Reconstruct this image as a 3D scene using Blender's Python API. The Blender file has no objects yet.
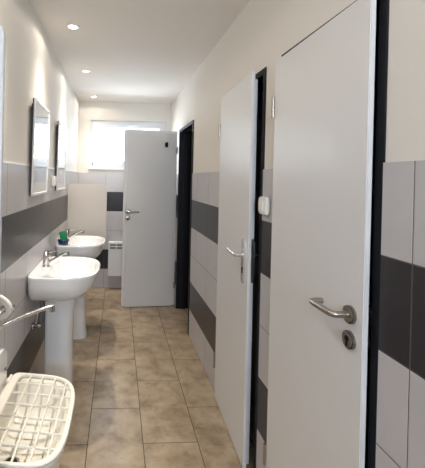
import bpy, bmesh, math, random
from mathutils import Vector, Matrix
S = bpy.context.scene
C = S.collection
R = math.radians
random.seed(4)

# ---------------------------------------------------------------- camera, light, exposure
EYE = 1.44
F = 360.0
cam_d = bpy.data.cameras.new('camera')
cam = bpy.data.objects.new('camera', cam_d); C.objects.link(cam); S.camera = cam
YAW, PITCH, ROLL = math.atan(22/F), math.atan(2/F), 0.022
cam.matrix_world = (Matrix.Translation((0, 0, EYE)) @ Matrix.Rotation(-YAW, 4, 'Z')
                    @ Matrix.Rotation(R(90)-PITCH, 4, 'X') @ Matrix.Rotation(ROLL, 4, 'Z'))
cam_d.sensor_fit = 'AUTO'; cam_d.sensor_width = 36
cam_d.lens = F/468*36
cam_d.shift_x = (212.5-140)/468
cam_d.shift_y = (180-234)/468
cam_d.clip_start = 0.02

W = bpy.data.worlds.new('daylight'); S.world = W; W.use_nodes = True
W.node_tree.nodes['Background'].inputs[0].default_value = (0.80, 0.90, 1.0, 1)
W.node_tree.nodes['Background'].inputs[1].default_value = 4.0

def area(name, loc, rot, sx, sy, e, col):
    d = bpy.data.lights.new(name, 'AREA'); d.shape = 'RECTANGLE'; d.size = sx; d.size_y = sy
    d.energy = e; d.color = col
    o = bpy.data.objects.new(name, d); o.location = loc; o.rotation_euler = rot; C.objects.link(o)
    return o
# daylight outside the far window; daylight added at an unseen window behind the camera
area('daylight_far', (0.13, 4.97, 1.88), (R(-90), 0, 0), 1.05, 0.66, 19, (0.80, 0.90, 1.0))
area('added_daylight_near', (0.08, -1.87, 1.85), (R(90), 0, 0), 0.95, 0.85, 52, (0.72, 0.84, 1.0))
SPOT_W = 74.0
S.view_settings.view_transform = 'Standard'
S.view_settings.look = 'None'
S.view_settings.gamma = 1
S.view_settings.use_curve_mapping = False
S.view_settings.exposure = 0.43

# ---------------------------------------------------------------- room dimensions
XL, XR, YB, YF, H = -0.52, 0.68, 4.70, -1.60, 2.42
TP = 0.006                       # tiles stand proud of the plaster
XT = XR-TP
TZ = 1.495

# ---------------------------------------------------------------- materials
def mat(name, col, rough=0.5, metal=0.0, coat=0.0, bump=0.0, bscale=60.0, spec=0.5, vary=0.0):
    m = bpy.data.materials.new(name); m.use_nodes = True
    nt = m.node_tree; b = nt.nodes['Principled BSDF']
    b.inputs['Base Color'].default_value = (*col, 1)
    b.inputs['Roughness'].default_value = rough
    b.inputs['Metallic'].default_value = metal
    b.inputs['Coat Weight'].default_value = coat
    b.inputs['Specular IOR Level'].default_value = spec
    tc = nt.nodes.new('ShaderNodeTexCoord')
    n = nt.nodes.new('ShaderNodeTexNoise'); n.inputs['Scale'].default_value = bscale
    n.inputs['Detail'].default_value = 3
    nt.links.new(tc.outputs['Object'], n.inputs['Vector'])
    if bump:
        bp = nt.nodes.new('ShaderNodeBump'); bp.inputs['Strength'].default_value = bump
        bp.inputs['Distance'].default_value = 0.002
        nt.links.new(n.outputs['Fac'], bp.inputs['Height']); nt.links.new(bp.outputs[0], b.inputs['Normal'])
    if vary:
        mx = nt.nodes.new('ShaderNodeMix'); mx.data_type = 'RGBA'
        mx.inputs['A'].default_value = (*[c*(1-vary) for c in col], 1)
        mx.inputs['B'].default_value = (*[min(1, c*(1+vary)) for c in col], 1)
        nt.links.new(n.outputs['Fac'], mx.inputs['Factor'])
        nt.links.new(mx.outputs['Result'], b.inputs['Base Color'])
    return m

class NT:
    def __init__(s, nt): s.nt = nt
    def _in(s, sock, v):
        if hasattr(v, 'is_linked') or hasattr(v, 'links'): s.nt.links.new(v, sock)
        else: sock.default_value = v
    def m(s, op, a, b=0.0, c=0.0):
        n = s.nt.nodes.new('ShaderNodeMath'); n.operation = op
        s._in(n.inputs[0], a); s._in(n.inputs[1], b); s._in(n.inputs[2], c)
        return n.outputs[0]
    def mix(s, f, a, b):
        n = s.nt.nodes.new('ShaderNodeMix'); n.data_type = 'RGBA'
        s._in(n.inputs['Factor'], f); s._in(n.inputs['A'], a); s._in(n.inputs['B'], b)
        return n.outputs['Result']

def tile_mat(name, axis, off, L=0.375, hh=0.25):
    m = bpy.data.materials.new(name); m.use_nodes = True
    nt = m.node_tree; g = NT(nt); b = nt.nodes['Principled BSDF']
    tc = nt.nodes.new('ShaderNodeTexCoord'); sp = nt.nodes.new('ShaderNodeSeparateXYZ')
    nt.links.new(tc.outputs['Object'], sp.inputs[0])
    u = g.m('DIVIDE', g.m('SUBTRACT', sp.outputs[axis], off), L)
    v = g.m('DIVIDE', sp.outputs['Z'], hh)
    row = g.m('FLOOR', v); colm = g.m('FLOOR', u)
    fu = g.m('SUBTRACT', u, colm); fv = g.m('SUBTRACT', v, row)
    eu = g.m('MULTIPLY', g.m('MINIMUM', fu, g.m('SUBTRACT', 1.0, fu)), L)
    ev = g.m('MULTIPLY', g.m('MINIMUM', fv, g.m('SUBTRACT', 1.0, fv)), hh)
    e = g.m('MINIMUM', eu, ev)
    grout = g.m('LESS_THAN', e, 0.0014)
    top = g.m('LESS_THAN', v, 5.98)
    grout = g.m('MULTIPLY', grout, top)
    dark = g.m('ADD', g.m('COMPARE', row, 1.0, 0.1), g.m('COMPARE', row, 4.0, 0.1))
    nz = nt.nodes.new('ShaderNodeTexNoise'); nz.inputs['Scale'].default_value = 9; nz.inputs['Detail'].default_value = 4
    nt.links.new(tc.outputs['Object'], nz.inputs['Vector'])
    wn = nt.nodes.new('ShaderNodeTexWhiteNoise'); wn.noise_dimensions = '2D'
    cb = nt.nodes.new('ShaderNodeCombineXYZ'); nt.links.new(row, cb.inputs[0]); nt.links.new(colm, cb.inputs[1])
    nt.links.new(cb.outputs[0], wn.inputs['Vector'])
    k = g.m('ADD', g.m('MULTIPLY', nz.outputs['Fac'], 0.6), g.m('MULTIPLY', wn.outputs['Value'], 0.25))
    light = g.mix(k, (0.49, 0.47, 0.475, 1), (0.60, 0.58, 0.585, 1))
    drk = g.mix(k, (0.026, 0.022, 0.025, 1), (0.045, 0.039, 0.043, 1))
    base = g.mix(dark, light, drk)
    gcol = g.mix(dark, (0.13, 0.115, 0.11, 1), (0.12, 0.11, 0.11, 1))
    nt.links.new(g.mix(grout, base, gcol), b.inputs['Base Color'])
    b.inputs['Specular IOR Level'].default_value = 0.35
    nt.links.new(g.m('ADD', g.m('MULTIPLY', grout, 0.5), 0.28), b.inputs['Roughness'])
    bp = nt.nodes.new('ShaderNodeBump'); bp.inputs['Distance'].default_value = 0.002; bp.inputs['Strength'].default_value = 0.6
    nt.links.new(g.m('MINIMUM', g.m('MULTIPLY', e, 250), 1.0), bp.inputs['Height'])
    nt.links.new(bp.outputs[0], b.inputs['Normal'])
    return m

def floor_mat():
    m = bpy.data.materials.new('stone_look_floor_tile'); m.use_nodes = True
    nt = m.node_tree; g = NT(nt); b = nt.nodes['Principled BSDF']
    tc = nt.nodes.new('ShaderNodeTexCoord'); sp = nt.nodes.new('ShaderNodeSeparateXYZ')
    nt.links.new(tc.outputs['Object'], sp.inputs[0])
    u = g.m('DIVIDE', g.m('ADD', sp.outputs['X'], 0.133), 0.30)
    ci = g.m('FLOOR', u); fu = g.m('SUBTRACT', u, ci)
    par = g.m('MODULO', g.m('ADD', ci, 20.0), 2.0)
    v = g.m('ADD', g.m('DIVIDE', g.m('SUBTRACT', sp.outputs['Y'], 2.24), 0.60), g.m('ADD', g.m('MULTIPLY', par, 0.5), 20.0))
    ri = g.m('FLOOR', v); fv = g.m('SUBTRACT', v, ri)
    e = g.m('MINIMUM', g.m('MULTIPLY', g.m('MINIMUM', fu, g.m('SUBTRACT', 1.0, fu)), 0.30),
            g.m('MULTIPLY', g.m('MINIMUM', fv, g.m('SUBTRACT', 1.0, fv)), 0.60))
    grout = g.m('LESS_THAN', e, 0.0022)
    cb = nt.nodes.new('ShaderNodeCombineXYZ'); nt.links.new(ci, cb.inputs[0]); nt.links.new(ri, cb.inputs[1])
    wn = nt.nodes.new('ShaderNodeTexWhiteNoise'); wn.noise_dimensions = '2D'; nt.links.new(cb.outputs[0], wn.inputs['Vector'])
    va = nt.nodes.new('ShaderNodeVectorMath'); va.operation = 'SCALE'; va.inputs['Scale'].default_value = 7.0
    nt.links.new(wn.outputs['Color'], va.inputs[0])
    vb = nt.nodes.new('ShaderNodeVectorMath'); vb.operation = 'ADD'
    nt.links.new(tc.outputs['Object'], vb.inputs[0]); nt.links.new(va.outputs[0], vb.inputs[1])
    n1 = nt.nodes.new('ShaderNodeTexNoise'); n1.inputs['Scale'].default_value = 8.0; n1.inputs['Detail'].default_value = 6
    n1.inputs['Roughness'].default_value = 0.6; n1.inputs['Distortion'].default_value = 0.3
    nt.links.new(vb.outputs[0], n1.inputs['Vector'])
    n2 = nt.nodes.new('ShaderNodeTexNoise'); n2.inputs['Scale'].default_value = 17; n2.inputs['Detail'].default_value = 4
    n2.inputs['Distortion'].default_value = 0.6
    nt.links.new(vb.outputs[0], n2.inputs['Vector'])
    r1 = nt.nodes.new('ShaderNodeValToRGB'); cr = r1.color_ramp
    cr.elements[0].position = 0.28; cr.elements[0].color = (0.19, 0.130, 0.080, 1)
    cr.elements[1].position = 0.72; cr.elements[1].color = (0.45, 0.36, 0.25, 1)
    q = cr.elements.new(0.5); q.color = (0.345, 0.262, 0.175, 1)
    nt.links.new(n1.outputs['Fac'], r1.inputs[0])
    r2 = nt.nodes.new('ShaderNodeValToRGB'); r2.color_ramp.elements[0].position = 0.60; r2.color_ramp.elements[1].position = 0.74
    nt.links.new(n2.outputs['Fac'], r2.inputs[0])
    c = g.mix(g.m('MULTIPLY', r2.outputs[0], 0.55), r1.outputs[0], (0.15, 0.095, 0.06, 1))
    nt.links.new(g.mix(grout, c, (0.075, 0.058, 0.045, 1)), b.inputs['Base Color'])
    nt.links.new(g.m('ADD', g.m('MULTIPLY', grout, 0.4), 0.33), b.inputs['Roughness'])
    bp = nt.nodes.new('ShaderNodeBump'); bp.inputs['Distance'].default_value = 0.002; bp.inputs['Strength'].default_value = 0.5
    nt.links.new(g.m('MINIMUM', g.m('MULTIPLY', e, 200), 1.0), bp.inputs['Height'])
    nt.links.new(bp.outputs[0], b.inputs['Normal'])
    return m

def emit(name, col, e):
    m = bpy.data.materials.new(name); m.use_nodes = True
    b = m.node_tree.nodes['Principled BSDF']
    b.inputs['Base Color'].default_value = (*col, 1)
    b.inputs['Emission Color'].default_value = (*col, 1); b.inputs['Emission Strength'].default_value = e
    return m

def pane_mat():
    m = bpy.data.materials.new('window_glass'); m.use_nodes = True
    nt = m.node_tree; nt.nodes.clear()
    o = nt.nodes.new('ShaderNodeOutputMaterial'); mx = nt.nodes.new('ShaderNodeMixShader')
    t = nt.nodes.new('ShaderNodeBsdfTransparent'); gl = nt.nodes.new('ShaderNodeBsdfGlossy')
    fr = nt.nodes.new('ShaderNodeFresnel'); fr.inputs[0].default_value = 1.35
    gl.inputs['Roughness'].default_value = 0.02
    nt.links.new(fr.outputs[0], mx.inputs[0]); nt.links.new(t.outputs[0], mx.inputs[1])
    nt.links.new(gl.outputs[0], mx.inputs[2]); nt.links.new(mx.outputs[0], o.inputs[0])
    return m

M = dict(
    paint=mat('wall_paint', (0.78, 0.74, 0.68), 0.75, bump=0.15, bscale=220),
    ceil=mat('ceiling_paint', (0.78, 0.735, 0.68), 0.8, bump=0.1, bscale=200),
    door=mat('white_door_lacquer', (0.74, 0.735, 0.73), 0.36),
    doorlip=mat('door_edge_band', (0.68, 0.68, 0.66), 0.3),
    black=mat('dark_steel_frame', (0.010, 0.011, 0.015), 0.55, spec=0.25),
    upvc=mat('white_upvc', (0.82, 0.84, 0.87), 0.3),
    porc=mat('white_porcelain', (0.80, 0.80, 0.80), 0.1, coat=0.6),
    cream=mat('cream_glazed_ceramic', (0.80, 0.77, 0.68), 0.15, coat=0.5),
    plastic=mat('white_plastic', (0.84, 0.83, 0.78), 0.35),
    grate=mat('cream_plastic_grate', (0.82, 0.79, 0.70), 0.35),
    chrome=mat('chrome', (0.62, 0.60, 0.58), 0.13, 1.0),
    chrome2=mat('satin_chrome', (0.85, 0.84, 0.82), 0.25, 1.0),
    steel=mat('brushed_steel', (0.42, 0.38, 0.34), 0.28, 1.0, bump=0.1, bscale=300),
    frame=mat('silver_mirror_frame', (0.80, 0.79, 0.77), 0.3),
    mirror=mat('mirror_glass', (0.76, 0.80, 0.84), 0.015, 1.0),
    dark=mat('dark_backing', (0.03, 0.028, 0.03), 0.6),
    hole=mat('dark_opening', (0.006, 0.006, 0.006), 0.8),
    panel=mat('beige_laminate', (0.66, 0.605, 0.54), 0.4, vary=0.03, bscale=4),
    pan2=mat('pale_glossy_laminate', (0.66, 0.68, 0.70), 0.15, coat=0.4),
    heat=mat('white_enamel', (0.83, 0.84, 0.85), 0.35),
    blue=mat('dark_blue_plastic', (0.012, 0.015, 0.10), 0.25),
    green=mat('green_sponge', (0.03, 0.30, 0.13), 0.8, bump=1.0, bscale=150, vary=0.4),
    rubber=mat('grey_pipe_plastic', (0.22, 0.22, 0.23), 0.4),
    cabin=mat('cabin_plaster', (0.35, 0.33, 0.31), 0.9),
    pane=pane_mat(), bulb=emit('warm_lamp', (1.0, 0.93, 0.80), 14.0),
    tileL=tile_mat('left_wall_tile', 'Y', 0.21), tileR=tile_mat('right_wall_tile', 'Y', 0.06),
    tileB=tile_mat('end_wall_tile', 'X', -0.16), floor=floor_mat(),
)

# ---------------------------------------------------------------- mesh helpers
class MB:
    def __init__(s): s.bm = bmesh.new(); s.mi = 0
    def box(s, x0, x1, y0, y1, z0, z1, mi=0, bev=0.0, seg=2):
        t = bmesh.new()
        r = bmesh.ops.create_cube(t, size=1)
        for v in t.verts:
            v.co = Vector(((x0+x1)/2+v.co.x*(x1-x0), (y0+y1)/2+v.co.y*(y1-y0), (z0+z1)/2+v.co.z*(z1-z0)))
        if bev: bmesh.ops.bevel(t, geom=t.edges[:], offset=bev, segments=seg, affect='EDGES')
        for f in t.faces: f.material_index = mi
        s._merge(t); return s
    def _merge(s, t):
        me = bpy.data.meshes.new('tmp'); t.to_mesh(me); s.bm.from_mesh(me); bpy.data.meshes.remove(me); t.free()
    def loft(s, rings, cap0=True, cap1=True, mi=0, closed=False):
        vr = [[s.bm.verts.new(p) for p in r] for r in rings]
        n = len(vr[0]); m = len(vr)
        for i in range(m if closed else m-1):
            a, b = vr[i], vr[(i+1) % m]
            for j in range(n):
                f = s.bm.faces.new((a[j], a[(j+1) % n], b[(j+1) % n], b[j])); f.material_index = mi
        if not closed:
            if cap0: s.bm.faces.new(list(reversed(vr[0]))).material_index = mi
            if cap1: s.bm.faces.new(vr[-1]).material_index = mi
        return s
    def tube(s, pts, r, n=12, mi=0, radii=None):
        pts = [Vector(p) for p in pts]; rings = []
        up = None
        for i, p in enumerate(pts):
            if i == 0: d = pts[1]-p
            elif i == len(pts)-1: d = p-pts[i-1]
            else: d = (pts[i+1]-p).normalized()+(p-pts[i-1]).normalized()
            d.normalize()
            if up is None:
                up = Vector((0, 0, 1)) if abs(d.z) < 0.9 else Vector((1, 0, 0))
            a = (up - d*up.dot(d)).normalized(); b = d.cross(a); up = a
            rr = radii[i] if radii else r
            rings.append([p+a*math.cos(2*math.pi*k/n)*rr+b*math.sin(2*math.pi*k/n)*rr for k in range(n)])
        return s.loft(rings, mi=mi)
    def cyl(s, p0, p1, r0, r1=None, n=24, mi=0):
        r1 = r0 if r1 is None else r1
        return s.tube([p0, p1], r0, n, mi, radii=[r0, r1])
    def prism(s, poly, axis, a, b, mi=0, bev=0.0):
        # poly in the plane normal to axis, extruded from a to b
        def P(q, t):
            return {'x': (t, q[0], q[1]), 'y': (q[0], t, q[1]), 'z': (q[0], q[1], t)}[axis]
        t = bmesh.new()
        v0 = [t.verts.new(P(q, a)) for q in poly]; v1 = [t.verts.new(P(q, b)) for q in poly]
        n = len(poly)
        t.faces.new(v0); t.faces.new(list(reversed(v1)))
        ee = []
        for i in range(n): t.faces.new((v0[i], v1[i], v1[(i+1) % n], v0[(i+1) % n]))
        if bev:
            ee = [e for e in t.edges if (e.verts[0] in v0) == (e.verts[1] in v0)]
            bmesh.ops.bevel(t, geom=ee, offset=bev, segments=2, affect='EDGES')
        for f in t.faces: f.material_index = mi
        s._merge(t); return s
    def build(s, name, mats, parent=None, smooth=35):
        bmesh.ops.remove_doubles(s.bm, verts=s.bm.verts[:], dist=1e-6)
        bmesh.ops.recalc_face_normals(s.bm, faces=s.bm.faces[:])
        me = bpy.data.meshes.new(name)
        if smooth:
            for f in s.bm.faces: f.smooth = True
            for e in s.bm.edges:
                if len(e.link_faces) == 2 and e.calc_face_angle(0) > R(smooth): e.smooth = False
        s.bm.to_mesh(me); s.bm.free()
        if not isinstance(mats, (list, tuple)): mats = [mats]
        for m_ in mats: me.materials.append(m_)
        o = bpy.data.objects.new(name, me); C.objects.link(o)
        if parent: o.parent = parent
        return o

def tag(o, label=None, cat=None, group=None, kind=None):
    if label: o['label'] = label
    if cat: o['category'] = cat
    if group: o['group'] = group
    if kind: o['kind'] = kind
    return o
def empty(name, loc=(0, 0, 0), rz=0.0, **k):
    o = bpy.data.objects.new(name, None); o.location = loc; o.rotation_euler = (0, 0, rz)
    o.empty_display_size = 0.1; C.objects.link(o); return tag(o, **k)
def copy_tree(o, parent=None):
    c = o.copy(); C.objects.link(c)
    if parent: c.parent = parent
    for ch in list(o.children): copy_tree(ch, c)
    return c
def rrect(x0, x1, y0, y1, rs, n=6):
    # rounded rectangle, rs = radii at (x1,y1),(x0,y1),(x0,y0),(x1,y0)
    out = []
    for (cx, cy, r, a0) in ((x1-rs[0], y1-rs[0], rs[0], 0), (x0+rs[1], y1-rs[1], rs[1], 90),
                            (x0+rs[2], y0+rs[2], rs[2], 180), (x1-rs[3], y0+rs[3], rs[3], 270)):
        if r <= 0: out.append((cx, cy)); continue
        for k in range(n+1):
            a = R(a0+90*k/n); out.append((cx+r*math.cos(a), cy+r*math.sin(a)))
    return out

# ---------------------------------------------------------------- setting
fl = MB().box(XL-0.12, 2.1, YF-0.3, YB+0.3, -0.1, 0.0).build('floor', M['floor'], smooth=0); tag(fl, kind='structure')
cl = MB().box(XL-0.12, 2.1, YF-0.3, YB+0.3, H, H+0.1).build('ceiling', M['ceil'], smooth=0); tag(cl, kind='structure')

w = MB()
w.box(XL-0.12, XL, YF-0.3, YB+0.3, 0, H, 0)
w.box(XL-0.01, XL+TP, YF, YB-TP, 0, TZ, 1)
tag(w.build('wall_left', [M['paint'], M['tileL']], smooth=0), kind='structure')

# the right wall runs very slightly out of parallel with the left one
PIV = Matrix.Translation((XR, 4.0, 0)) @ Matrix.Rotation(0.008, 4, 'Z') @ Matrix.Translation((-XR, -4.0, 0))
def swing(o):
    o.matrix_world = PIV @ (Matrix.Translation(o.location) @ o.rotation_euler.to_matrix().to_4x4()); return o
OPEN = [(0.911, 1.522), (1.685, 2.33), (3.27, 3.98)]
DH = 1.985
w = MB()
ys = [YF-0.3]+[v for p in OPEN for v in p]+[YB+0.3]
for i in range(0, len(ys), 2):
    w.box(XR, XR+0.12, ys[i], ys[i+1], 0, H, 0)
    y0, y1 = max(ys[i], YF), min(ys[i+1], YB-TP)
    w.box(XT, XR+0.01, y0, y1, 0, TZ, 1)
for a, b in OPEN: w.box(XR, XR+0.12, a, b, DH, H, 0)
swing(tag(w.build('wall_right', [M['paint'], M['tileR']], smooth=0), kind='structure'))

def end_wall(name, y0, y1, wx0, wx1, wz0, wz1, side):
    w = MB()
    xr = XR if side > 0 else XR+0.08
    w.box(XL, wx0, y0, y1, 0, H, 0); w.box(wx1, xr, y0, y1, 0, H, 0)
    w.box(wx0, wx1, y0, y1, 0, wz0, 0); w.box(wx0, wx1, y0, y1, wz1, H, 0)
    if side > 0: w.box(XL+TP, XT, y0-TP, y0+0.01, 0, TZ, 1)
    else: w.box(XL+TP, xr, y1-0.01, y1+TP, 0, TZ, 1)
    return tag(w.build(name, [M['paint'], M['tileB']], smooth=0), kind='structure')
end_wall('wall_back', YB, YB+0.22, -0.37, 0.62, 1.56, 2.18, 1)
end_wall('wall_front', YF-0.22, YF, -0.37, 0.55, 1.45, 2.25, -1)
w = MB()
w.box(1.98, 2.1, YF-0.3, YB+0.3, 0, H)
w.box(XR+0.12, 1.98, YF-0.3, YF-0.18, 0, H); w.box(XR+0.12, 1.98, YB+0.18, YB+0.3, 0, H)
w.box(XR+0.12, 1.98, 1.54, 1.61, 0, H); w.box(XR+0.12, 1.98, 2.4, 2.47, 0, H)
tag(w.build('wall_cabins', M['cabin'], smooth=0), kind='structure')

# white tile-edge strips
w = MB()
w.box(XL, XL+TP+0.003, YF, YB-0.02, TZ, TZ+0.007)
tag(w.build('trim_1', M['plastic'], smooth=0), kind='structure')

# dark door frames
for i, (a, b) in enumerate(OPEN):
    w = MB(); fw = 0.03
    x0, x1 = XT-0.002, XR+0.125
    prof = [(a, 0), (a, DH), (b, DH), (b, 0), (b-fw, 0), (b-fw, DH-fw), (a+fw, DH-fw), (a+fw, 0)]
    w.prism(prof, 'x', XT+0.001 if i < 2 else XT-0.004, x1)
    st = 0.014   # the stop the leaf closes against
    q0, q1, z1 = a+fw, b-fw, DH-fw
    w.prism([(q0, 0), (q0, z1), (q1, z1), (q1, 0), (q1-st, 0), (q1-st, z1-st), (q0+st, z1-st), (q0+st, 0)], 'x', XR+0.045, XR+0.09)
    o = swing(tag(w.build('trim_%d' % (i+2), M['black'], smooth=0), kind='structure'))
    w = MB()
    ly = a+fw
    w.box(XR+0.005, XR+0.03, ly, ly+0.002, 0.93, 1.16)
    w.build('strike_plate', M['steel'], o)

# ---------------------------------------------------------------- windows
def window(name, y, x0, x1, z0, z1, s):
    # s: +1 room lies toward -y
    def Y(a, b):
        p, q = y+s*a, y+s*b
        return (min(p, q), max(p, q))
    def ring(a, b, o, t, nm, par, mt, bev=0.004):
        w = MB(); ya, yb = Y(a, b)
        X0, X1, Z0, Z1 = x0+o, x1-o, z0+o, z1-o
        w.box(X0, X0+t, ya, yb, Z0, Z1, bev=bev); w.box(X1-t, X1, ya, yb, Z0, Z1, bev=bev)
        w.box(X0+t*0.98, X1-t*0.98, ya, yb, Z0, Z0+t, bev=bev); w.box(X0+t*0.98, X1-t*0.98, ya, yb, Z1-t, Z1, bev=bev)
        return w.build(nm, mt, par)
    f = ring(0.03, 0.10, 0.0, 0.045, name, None, M['upvc']); tag(f, kind='structure')
    sa = ring(0.012, 0.075, 0.033, 0.058, 'window_sash', f, M['upvc'])
    w = MB(); ya, yb = Y(0.045, 0.06)
    w.box(x0+0.088, x1-0.088, ya, yb, z0+0.088, z1-0.088).build('window_pane', M['pane'], f, smooth=0)
    w = MB(); ya, yb = Y(-0.02, 0.05)
    w.box(x0-0.015, x1+0.01, ya, yb, z0-0.022, z0+0.004, bev=0.004).build('window_sill', M['upvc'], f)
    w = MB(); xm = (x0+x1)/2; ya, yb = Y(-0.004, 0.012)
    w.box(xm-0.035, xm+0.035, ya, yb, z1-0.079, z1-0.051, bev=0.004)
    yc, _ = Y(-0.03, -0.03)
    w.tube([(xm, y, z1-0.065), (xm, yc, z1-0.065), (xm+0.02, yc, z1-0.065), (xm+0.12, yc, z1-0.065)], 0.008, 10)
    w.build('window_handle', M['upvc'], f)
    w = MB(); ya, yb = Y(-0.006, 0.014)
    w.box(x0+0.028, x0+0.04, ya, yb, z0+0.03, z0+0.07, bev=0.003).build('window_hinge', M['rubber'], f)
    return f
window('window_1', YB, -0.37, 0.62, 1.56, 2.18, 1)
window('added_window_2', YF, -0.37, 0.55, 1.45, 2.25, -1)  # unseen window, added to bring daylight to the near end

# ---------------------------------------------------------------- doors
def lever_handle(parent, y, z, X, s, style, mt):
    # s = -1 on the corridor side, +1 on the cabin side; lever runs toward the hinge (+y)
    w = MB(); X = X
    if style == 'rose':
        w.cyl((X, y, z), (X+s*0.009, y, z), 0.026, 0.025, 32)
        w.cyl((X+s*0.009, y, z), (X+s*0.011, y, z), 0.025, 0.018, 32)
    else:
        P = rrect(y-0.019, y+0.019, z-0.145, z+0.082, (0.019,)*4)
        w.prism(P, 'x', X, X+s*0.009, bev=0.002)
    hw = w.build('handle_rosette' if style == 'rose' else 'handle_plate', mt, parent)
    if style == 'rose':
        pts = [(X+s*0.008, y, z), (X+s*0.040, y, z)]
        for k in range(1, 7):
            a = R(90*k/6); pts.append((X+s*(0.040+0.016*math.sin(a)), y+0.016*(1-math.cos(a)), z))
        pts += [(X+s*0.056, y+0.06, z), (X+s*0.056, y+0.10, z)]
        for k in range(1, 7):
            a = R(90*k/6); pts.append((X+s*(0.056-0.016*(1-math.cos(a))), y+0.10+0.016*math.sin(a), z))
        pts += [(X+s*0.018, y+0.116, z)]
        MB().tube(pts, 0.0095, 14).build('lever', mt, parent)
    else:
        w = MB()
        w.cyl((X+s*0.008, y, z), (X+s*0.045, y, z), 0.011, 0.010, 18)
        w.tube([(X+s*0.045, y-0.004, z), (X+s*0.047, y+0.03, z+0.001), (X+s*0.05, y+0.085, z+0.004), (X+s*0.05, y+0.12, z+0.010)],
               0.009, 12, radii=[0.010, 0.009, 0.0085, 0.007])
        w.build('lever', mt, parent)
    return hw
def key_rosette(parent, y, z, X, s, mt, style):
    w = MB()
    if style == 'rose':
        w.cyl((X, y, z), (X+s*0.009, y, z), 0.026, 0.025, 32); w.cyl((X+s*0.009, y, z), (X+s*0.011, y, z), 0.025, 0.018, 32)
        k = w.build('key_rosette', mt, parent); X2 = X+s*0.011
    else: k = parent; X2 = X+s*0.009
    w = MB()
    w.cyl((X2-s*0.001, y, z+0.004), (X2+s*0.0015, y, z+0.004), 0.0085, n=18)
    w.box(min(X2, X2+s*0.0015), max(X2, X2+s*0.0015), y-0.004, y+0.004, z-0.018, z+0.004)
    w.build('keyhole', M['hole'], k)

def door(name, hx, hy, L, theta, style, hz, kz, mt, label, z1=1.978):
    d = empty(name, (hx, hy, 0), -R(theta), kind='structure')
    tag(d, label, 'door')
    z0 = 0.008
    w = MB()
    w.box(-0.018, -0.002, -L, 0, z0, z1, bev=0.0025)
    w.box(-0.001, 0.022, -L+0.034, -0.034, z0, z1-0.03, bev=0.0015)
    w.build('leaf', M['door'], d)
    yl = -L+(0.052 if style == 'rose' else 0.062)
    h = lever_handle(d, yl, hz, -0.018, -1, style, mt)
    key_rosette(d if style == 'rose' else h, yl, kz, -0.018, -1, mt, style)
    h = lever_handle(d, yl, hz, 0.022, 1, style, mt)
    key_rosette(d if style == 'rose' else h, yl, kz, 0.022, 1, mt, style)
    w = MB()
    w.box(0.001, 0.021, -L+0.0325, -L+0.0345, hz-0.135, hz+0.085)
    w.box(0.006, 0.016, -L+0.022, -L+0.034, hz-0.02, hz+0.012, bev=0.002)
    w.build('lock_faceplate', M['steel'], d)
    for zz in (0.24, 1.76):
        MB().cyl((-0.022, 0.004, zz-0.045), (-0.022, 0.004, zz+0.045), 0.0075, n=16).box(-0.006, 0.012, -0.012, 0.006, zz-0.03, zz+0.03).build('hinge', M['steel'], d)
    return swing(d)
HX = XT-0.002
door('door_1', HX, 1.533, 0.602, 0.9, 'rose', 1.065, 0.993, M['steel'], 'nearest white door, just ajar, with round-rosette steel lever, beside the right tiled wall', z1=1.962)
door('door_2', HX, 2.34, 0.605, 2.3, 'plate', 1.06, 0.985, M['chrome2'], 'narrow-looking middle white door ajar on the right wall, lever on a long chrome plate')
d3 = door('door_3', 0.662, 4.045, 0.60, 86.0, 'rose', 1.065, 0.993, M['steel'], 'white door swung wide open across the corridor in front of the window')
hk = MB()
hk.prism(rrect(-0.147, -0.112, 1.79, 1.845, (0.01,)*4), 'x', 0.022, 0.030, bev=0.002)
hk.tube([(0.028, -0.1295, 1.83), (0.055, -0.1295, 1.825), (0.062, -0.1295, 1.845)], 0.006, 10)
hk.tube([(0.028, -0.1295, 1.80), (0.045, -0.1295, 1.795), (0.052, -0.1295, 1.81)], 0.005, 10)
ho = hk.build('coat_hook', M['hole'], d3); tag(ho, 'black coat hook')

# ---------------------------------------------------------------- ceiling spotlights
def beam_profile(d):
    # downlight distribution: a strong narrow beam with a weak wide spill
    d.use_nodes = True
    nt = d.node_tree; g = NT(nt); em = nt.nodes['Emission']
    tc = nt.nodes.new('ShaderNodeTexCoord'); sp = nt.nodes.new('ShaderNodeSeparateXYZ')
    nt.links.new(tc.outputs['Normal'], sp.inputs[0])
    c = g.m('ABSOLUTE', sp.outputs['Z'])
    st = g.m('ADD', g.m('POWER', c, 11.0), 0.022)
    nt.links.new(st, em.inputs['Strength'])
def spot(first=None):
    t = empty('ceiling_spotlight')
    w = MB(); n = 36
    def ring(r, z): return [(r*math.cos(2*math.pi*k/n), r*math.sin(2*math.pi*k/n), z) for k in range(n)]
    w.loft([ring(0.043, 0), ring(0.043, -0.004), ring(0.038, -0.007), ring(0.030, -0.006), ring(0.027, -0.002), ring(0.027, -0.0005)], cap0=True, cap1=False)
    w.build('trim_ring', M['upvc'], t)
    MB().cyl((0, 0, -0.001), (0, 0, -0.0035), 0.0265, 0.024, n=28).build('lamp', M['bulb'], t)
    return t
base = spot()
SX = -0.316
spots = [4.42, 3.36, 2.38, 1.38, 0.38, -0.62]  # last three are out of view, added along the row to light the near part
labs = ['round recessed ceiling spotlight farthest away, nearest the window',
        'middle recessed ceiling spotlight, above the far washbasin',
        'nearest visible recessed ceiling spotlight, above the near washbasin',
        'recessed ceiling spotlight above the mop sink, outside the photo', 'unseen recessed ceiling spotlight added above the camera',
        'unseen recessed ceiling spotlight added behind the camera']
fixtures = [base]+[copy_tree(base) for _ in spots[1:]]
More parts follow.
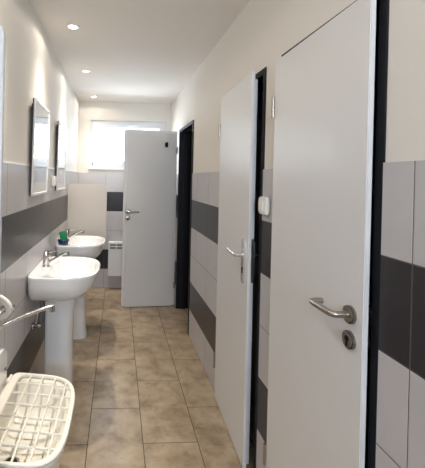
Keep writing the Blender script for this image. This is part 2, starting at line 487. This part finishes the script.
for i, y in enumerate(spots):
    t = fixtures[i]
    t.location = (SX, y, H); tag(t, labs[i], 'ceiling light', 'spotlights recessed in the ceiling')
    d = bpy.data.lights.new('spot_beam', 'SPOT'); d.energy = SPOT_W; d.color = (1.0, 0.91, 0.80)
    d.spot_size = R(165); d.spot_blend = 0.15; beam_profile(d); d.shadow_soft_size = 0.022
    o = bpy.data.objects.new('spot_beam', d); o.location = (0, 0, -0.03); o.parent = t; C.objects.link(o)

# ---------------------------------------------------------------- washbasins
def outl(cx, af, ab, b, z, nf=2.9, nb=7.0, n=72):
    out = []
    for k in range(n):
        t = 2*math.pi*k/n; c, s = math.cos(t), math.sin(t)
        e, a = (nf, af) if c >= 0 else (nb, ab)
        x = cx+a*math.copysign(abs(c)**(2/e), c)
        # blend exponent for y so both halves meet
        y = b*math.copysign(abs(s)**(2/e), s)
        out.append((x, y, z))
    return out
def make_basin():
    t = empty('washbasin')
    w = MB()
    Zt = 0.861
    w.loft([outl(.16, .07, .12, .10, Zt-.175), outl(.155, .13, .14, .18, Zt-.168), outl(.15, .19, .15, .245, Zt-.135),
            outl(.15, .225, .15, .273, Zt-.10), outl(.15, .246, .15, .284, Zt-.055), outl(.15, .258, .15, .288, Zt-.018),
            outl(.15, .260, .15, .290, Zt-.008), outl(.15, .256, .147, .287, Zt-.001), outl(.15, .250, .142, .282, Zt),
            outl(.18, .205, .085, .243, Zt-.003, nb=3.5), outl(.18, .198, .078, .236, Zt-.012, nb=3.2),
            outl(.185, .18, .070, .215, Zt-.05, nb=3), outl(.19, .145, .06, .17, Zt-.095, nb=2.6),
            outl(.19, .08, .05, .09, Zt-.122, nb=2.2), outl(.19, .02, .02, .02, Zt-.127, nb=2)])
    w.build('basin', M['porc'], t, smooth=50)
    w = MB(); w.cyl((.19, 0, Zt-.1275), (.19, 0, Zt-.124), .021, .019, 24); w.build('drain', M['chrome'], t)
    # faucet
    f = MB(); fx = 0.064
    f.cyl((fx, 0, Zt-0.002), (fx, 0, Zt+0.008), .024, .022, 24)
    f.cyl((fx, 0, Zt+0.008), (fx, 0, Zt+0.072), .0215, .0205, 24)
    fo = f.build('faucet', M['chrome'], t)
    f = MB()
    f.tube([(fx+.008, 0, Zt+.022), (fx+.05, 0.0, Zt+.045), (fx+.10, 0, Zt+.075), (fx+.128, 0, Zt+.088), (fx+.140, 0, Zt+.086)], .009, 12,
           radii=[.011, .0085, .0075, .0075, .009])
    f.cyl((fx+.138, 0, Zt+.090), (fx+.140, 0, Zt+.070), .0095, n=14)
    f.build('spout', M['chrome'], fo)
    f = MB()
    f.cyl((fx, 0, Zt+.073), (fx, 0, Zt+.095), .0215, .017, 20)
    f.tube([(fx, 0, Zt+.088), (fx+.03, 0, Zt+.094), (fx+.062, 0, Zt+.098)], .006, 10, radii=[.008, .0065, .0045])
    f.build('faucet_lever', M['chrome'], fo)
    # pedestal
    p = MB()
    def pr(x0, x1, b, z, n=40):
        out = []
        for k in range(n):
            a = 2*math.pi*k/n; c, s = math.cos(a), math.sin(a)
            e = 3.0 if c > 0 else 9.0
            out.append(((x0+x1)/2+(x1-x0)/2*math.copysign(abs(c)**(2/e), c), b*math.copysign(abs(s)**(2/e), s), z))
        return out
    p.loft([pr(.075, .262, .098, 0.0), pr(.075, .26, .096, .03), pr(.075, .250, .086, .10), pr(.075, .245, .083, .40),
            pr(.075, .25, .088, .62), pr(.075, .258, .094, .70)])
    p.build('pedestal', M['porc'], t, smooth=50)
    # trap and supply hoses behind the pedestal
    q = MB()
    q.tube([(.05, -.02, .685), (.05, -.02, .52), (.04, -.02, .49), (.008, -.02, .49)], .018, 12)
    q.build('drain_pipe', M['rubber'], t)
    for yy in (-.11, .11):
        q = MB()
        q.tube([(.05, yy*.3, .69), (.045, yy*.8, .64), (.035, yy, .56), (.03, yy, .53)], .005, 8)
        h = q.build('supply_hose', M['steel'], t)
        q = MB()
        q.cyl((.007, yy, .52), (.012, yy, .52), .022, n=18); q.cyl((.012, yy, .52), (.045, yy, .52), .010, n=12)
        q.cyl((.03, yy, .52), (.03, yy, .54), .008, n=10); q.cyl((.045, yy, .52), (.062, yy, .52), .015, .013, 10)
        q.build('angle_valve', M['chrome'], h)
    return t
b1 = make_basin(); BX = XL+TP+0.0005
b1.location = (BX, 2.345, 0); tag(b1, 'near white porcelain washbasin on pedestal, closest to the mop sink', 'washbasin', 'pedestal washbasins on the left wall')
b2 = copy_tree(b1)
b2.location = (BX, 3.30, 0); tag(b2, 'far white washbasin on pedestal with the blue and green sponge holder on its corner', 'washbasin', 'pedestal washbasins on the left wall')

# ---------------------------------------------------------------- mirrors
def make_mirror(W_, H_):
    t = empty('wall_mirror')
    w = MB()
    w.box(0.0, 0.008, -W_/2+.004, W_/2-.004, .004, H_-.004); w.build('backing', M['dark'], t, smooth=0)
    w = MB(); fw = .016
    for (a, b, c, d) in ((-W_/2, -W_/2+fw, 0, H_), (W_/2-fw, W_/2, 0, H_), (-W_/2+fw*.9, W_/2-fw*.9, 0, fw), (-W_/2+fw*.9, W_/2-fw*.9, H_-fw, H_)):
        w.box(.008, .018, a, b, c, d, bev=.002)
    w.build('mirror_frame', M['frame'], t)
    w = MB(); w.box(.008, .013, -W_/2+fw*.9, W_/2-fw*.9, fw*.9, H_-fw*.9); w.build('mirror_glass', M['mirror'], t, smooth=0)
    w = MB(); w.box(-.012, .004, -W_/2+.03, W_/2-.03, H_-.07, H_-.03); w.build('hanging_rail', M['dark'], t, smooth=0)
    return t
m1 = make_mirror(.445, .575)
m1.location = (XL+TP+.002, 2.345, 1.32); m1.rotation_euler = (0, R(0.9), 0)
tag(m1, 'near tall framed mirror tilted off the wall above the near washbasin', 'mirror', 'framed mirrors on the left wall')
m2 = copy_tree(m1); m2.location = (XL+TP+.002, 3.20, 1.32)
tag(m2, 'far tall framed mirror tilted off the wall above the far washbasin', 'mirror', 'framed mirrors on the left wall')

# ---------------------------------------------------------------- partitions
w = MB(); w.prism(rrect(XL+TP+.001, -.112, .70, 1.362, (.05, .0, .0, .06)), 'y', 3.75, 3.77, bev=.002)
pn = w.build('partition_panel', M['panel'], None)
tag(pn, 'beige rounded-corner partition board standing out from the left wall behind the far washbasin', 'partition')
for zz in (.85, 1.25):
    MB().box(XL+TP, XL+TP+.035, 3.77, 3.785, zz-.02, zz+.02, bev=.002).build('wall_bracket', M['steel'], pn)
w = MB(); w.prism(rrect(XL+TP+.001, -.334, .0, 1.885, (.045, .0, .0, .0)), 'y', 1.05, 1.07, bev=.003)
pn = w.build('partition_panel', M['pan2'], None)
tag(pn, 'tall pale glossy panel at the left edge of the photo, in front of the mop sink', 'partition')

# ---------------------------------------------------------------- mop sink
ms = empty('mop_sink', (XL+TP+.001, 1.50, 0)); tag(ms, 'low white ceramic mop sink with a hinged cream plastic grate, lower left', 'mop sink')
def mo(cx, af, ab, b, z): return outl(cx, af, ab, b, z, nf=3.6, nb=9)
w = MB()
w.loft([mo(.12, .10, .12, .15, .19), mo(.12, .15, .12, .20, .215), mo(.13, .18, .13, .235, .30), mo(.13, .20, .13, .262, .40),
        mo(.13, .213, .13, .268, .455), mo(.13, .217, .13, .272, .468), mo(.13, .214, .128, .269, .475),
        mo(.13, .190, .095, .250, .473), mo(.13, .180, .085, .240, .46), mo(.13, .16, .075, .215, .38), mo(.13, .12, .06, .17, .345),
        mo(.13, .03, .03, .04, .335)])
w.build('basin', M['cream'], ms, smooth=50)
w = MB(); w.prism(rrect(-.27, .20, .44, .655, (.05, .04, .0, .0)), 'x', .0, .018, bev=.006); bp_ = w.build('splashback', M['porc'], ms)
for yy in (-.24, .165):
    MB().cyl((.018, yy, .56), (.026, yy, .56), .008, n=14).build('screw_cap', M['rubber'], bp_)
w = MB(); w.cyl((.135, -.10, .350), (.135, -.10, .358), .034, .030, 24); dr = w.build('drain', M['chrome'], ms)
MB().cyl((.135, -.10, .358), (.135, -.10, .3595), .022, n=20).build('drain_hole', M['hole'], dr)
# grate: solid rounded rim and a lattice of bars
def go(cx, af, ab, b, z): return outl(cx, af, ab, b, z, nf=3.6, nb=9)
g = MB(); gz = .479
g.loft([go(.145, .205, .115, .272, gz), go(.145, .207, .117, .274, gz+.007), go(.145, .204, .114, .271, gz+.012),
        go(.150, .183, .085, .260, gz+.012), go(.150, .181, .082, .257, gz+.007), go(.150, .182, .083, .258, gz)], closed=True)
gr = g.build('grate_rim', M['grate'], ms, smooth=50)
def inside_y(x):   # half width of the opening at depth x
    c = (x-.150)/(0.183 if x > .15 else .085); e = 3.6 if x > .15 else 9
    return .260*max(0, 1-abs(c)**e)**(1/e)
def inside_x(y):
    return 0.150+.183*max(0, 1-abs(y/.26)**3.6)**(1/3.6), .150-.085*max(0, 1-abs(y/.26)**9)**(1/9)
for x in (.12, .18, .24, .295):
    h = inside_y(x)+.004
    MB().box(x-.003, x+.003, -h, h, gz+.003, gz+.0125, bev=.0012).build('grate_bar', M['grate'], ms)
for y in (-.185, -.11, -.035, .04, .115, .19):
    xa, xb = inside_x(y)
    MB().box(xb-.004, xa+.004, y-.003, y+.003, gz+.003, gz+.0125, bev=.0012).build('grate_bar', M['grate'], ms)
for yy in (-.2, .2):
    MB().cyl((.030, yy-.03, gz+.012), (.030, yy+.03, gz+.012), .008, n=14).box(.022, .036, yy-.02, yy+.02, gz-.01, gz+.012).build('grate_hinge', M['grate'], ms)
for ch in ms.children:        # the front of the sink and its grate lean a little toward the room door
    if ch.name.split('.')[0] in ('basin', 'grate_rim', 'grate_bar', 'drain'):
        for v in ch.data.vertices: v.co.y -= .17*v.co.x
        for c2 in ch.children:
            for v in c2.data.vertices: v.co.y -= .17*v.co.x
q = MB(); q.tube([(.10, 0, .22), (.10, 0, .10), (.06, 0, .06), (.0, 0, .06)], .025, 14); q.build('drain_pipe', M['rubber'], ms)

# wall mixer tap with long swivel spout
tp = empty('wall_tap', (XL+TP+.001, 1.40, .878)); tag(tp, 'chrome wall tap with long thin swivel spout above the mop sink', 'tap')
w = MB()
for yy in (-.075, .075): w.cyl((0, yy, 0), (.012, yy, 0), .030, .026, 24); w.cyl((.012, yy, 0), (.05, yy, 0), .014, n=16)
w.cyl((.05, -.09, 0), (.05, .09, 0), .020, n=20)
w.build('tap_body', M['chrome'], tp)
w = MB()
w.tube([(.05, .0, -.018), (.052, .001, -.026), (.060, .006, -.028), (.080, .015, -.018), (.105, .025, -.008), (.163, .050, .009), (.235, .078, .027), (.255, .085, .028)], .0078, 12,
       radii=[.010, .009, .008, .0072, .0072, .0072, .008, .009])
w.cyl((.255, .085, .033), (.257, .086, .010), .011, n=16)
w.build('spout', M['chrome'], tp)
w = MB(); w.cyl((.05, 0, .015), (.05, 0, .04), .022, .02, 20); w.tube([(.05, 0, .04), (.085, 0, .055), (.13, 0, .06)], .007, 10); w.build('lever', M['chrome'], tp)

# white curved bracket at the left edge
w = MB()
pts = []
for k in range(0, 11):
    a = R(-80+160*k/10)
    pts.append((.025+.095*math.cos(a), 0, .048*math.sin(a)-.012*math.cos(a)))
rings = []
wb = [( .0, -.055)]+[(p[0], p[2]) for p in pts]+[(.0, .044)]
n_ = len(wb)
ro, ri = [], []
for i, (x, z) in enumerate(wb):
    a = wb[max(0, i-1)]; b = wb[min(n_-1, i+1)]
    d = Vector((b[0]-a[0], b[1]-a[1])).normalized(); nn = Vector((d.y, -d.x))
    ro.append((x+nn.x*.008, z+nn.y*.008)); ri.append((x-nn.x*.008, z-nn.y*.008))
w.prism(ro+list(reversed(ri)), 'y', -.010, .010, bev=.003)
w.box(-.004, .006, -.025, .025, -.05, .05, bev=.003)
br = w.build('wall_bracket', M['plastic']); br.location = (XL+TP+.005, 1.36, .955)
tag(br, 'white curved plastic loop bracket on the left wall above the chrome tap', 'bracket')

# ---------------------------------------------------------------- switches
def switch(x, y, z, s, label):
    t = empty('light_switch', (x, y, z)); tag(t, label, 'switch', 'white wall switches')
    w = MB(); w.box(min(0, s*.024), max(0, s*.024), -.041, .041, -.041, .041, bev=.006, seg=3); w.build('switch_box', M['plastic'], t)
    w = MB(); w.box(min(s*.022, s*.031), max(s*.022, s*.031), -.026, .026, -.028, .028, bev=.004); w.build('rocker', M['plastic'], t)
    return t
switch(XL+TP+.001, 2.86, 1.40, 1, 'small white wall switch between the two mirrors')
swing(switch(XT-.001, 1.632, 1.325, -1, 'white wall switch between the middle door and the nearest door'))

# ---------------------------------------------------------------- heater
ht = empty('wall_heater', (.13, YB-TP-.001, 0)); tag(ht, 'white slotted electric panel heater on the end wall under the window', 'heater')
w = MB(); w.box(-.235, .235, -.085, -.012, .175, .615, bev=.008, seg=3); body = w.build('heater_body', M['heat'], ht)
for r_ in range(2):
    for k in range(5):
        x0 = -.215+k*.087
        w = MB(); w.box(x0, x0+.075, -.0875, -.0845, .565-r_*.038, .588-r_*.038, bev=.001); w.build('grille_slot', M['rubber'], body)
for x0 in (-.16, .12): MB().box(x0, x0+.04, -.012, .0, .25, .55).build('mounting_bracket', M['steel'], ht, smooth=0)

# ---------------------------------------------------------------- sponge dish on the far basin
t = empty('soap_dish', (BX+.060, 3.30-.2, .8625)); tag(t, 'dark blue plastic dish on the near corner of the far washbasin', 'dish')
w = MB(); n = 28
def rg(r, z): return [(r*math.cos(2*math.pi*k/n)*1.0, r*1.0*math.sin(2*math.pi*k/n), z) for k in range(n)]
w.loft([rg(.034, 0), rg(.042, .006), rg(.048, .036), rg(.0465, .038), rg(.044, .036), rg(.038, .009), rg(.01, .006)])
w.build('dish', M['blue'], t)
w = MB()
w.box(-.030, .030, -.012, .012, -.050, .050, bev=.006, seg=3)
for v in w.bm.verts: v.co += Vector((random.uniform(-1, 1), random.uniform(-1, 1), random.uniform(-1, 1)))*.0015
sp_ = w.build('sponge', M['green']); sp_.location = (BX+.060, 3.30-.2, .924); sp_.rotation_euler = (0, R(-12), R(12))
tag(sp_, 'green scouring sponge propped in the dark blue dish', 'sponge')
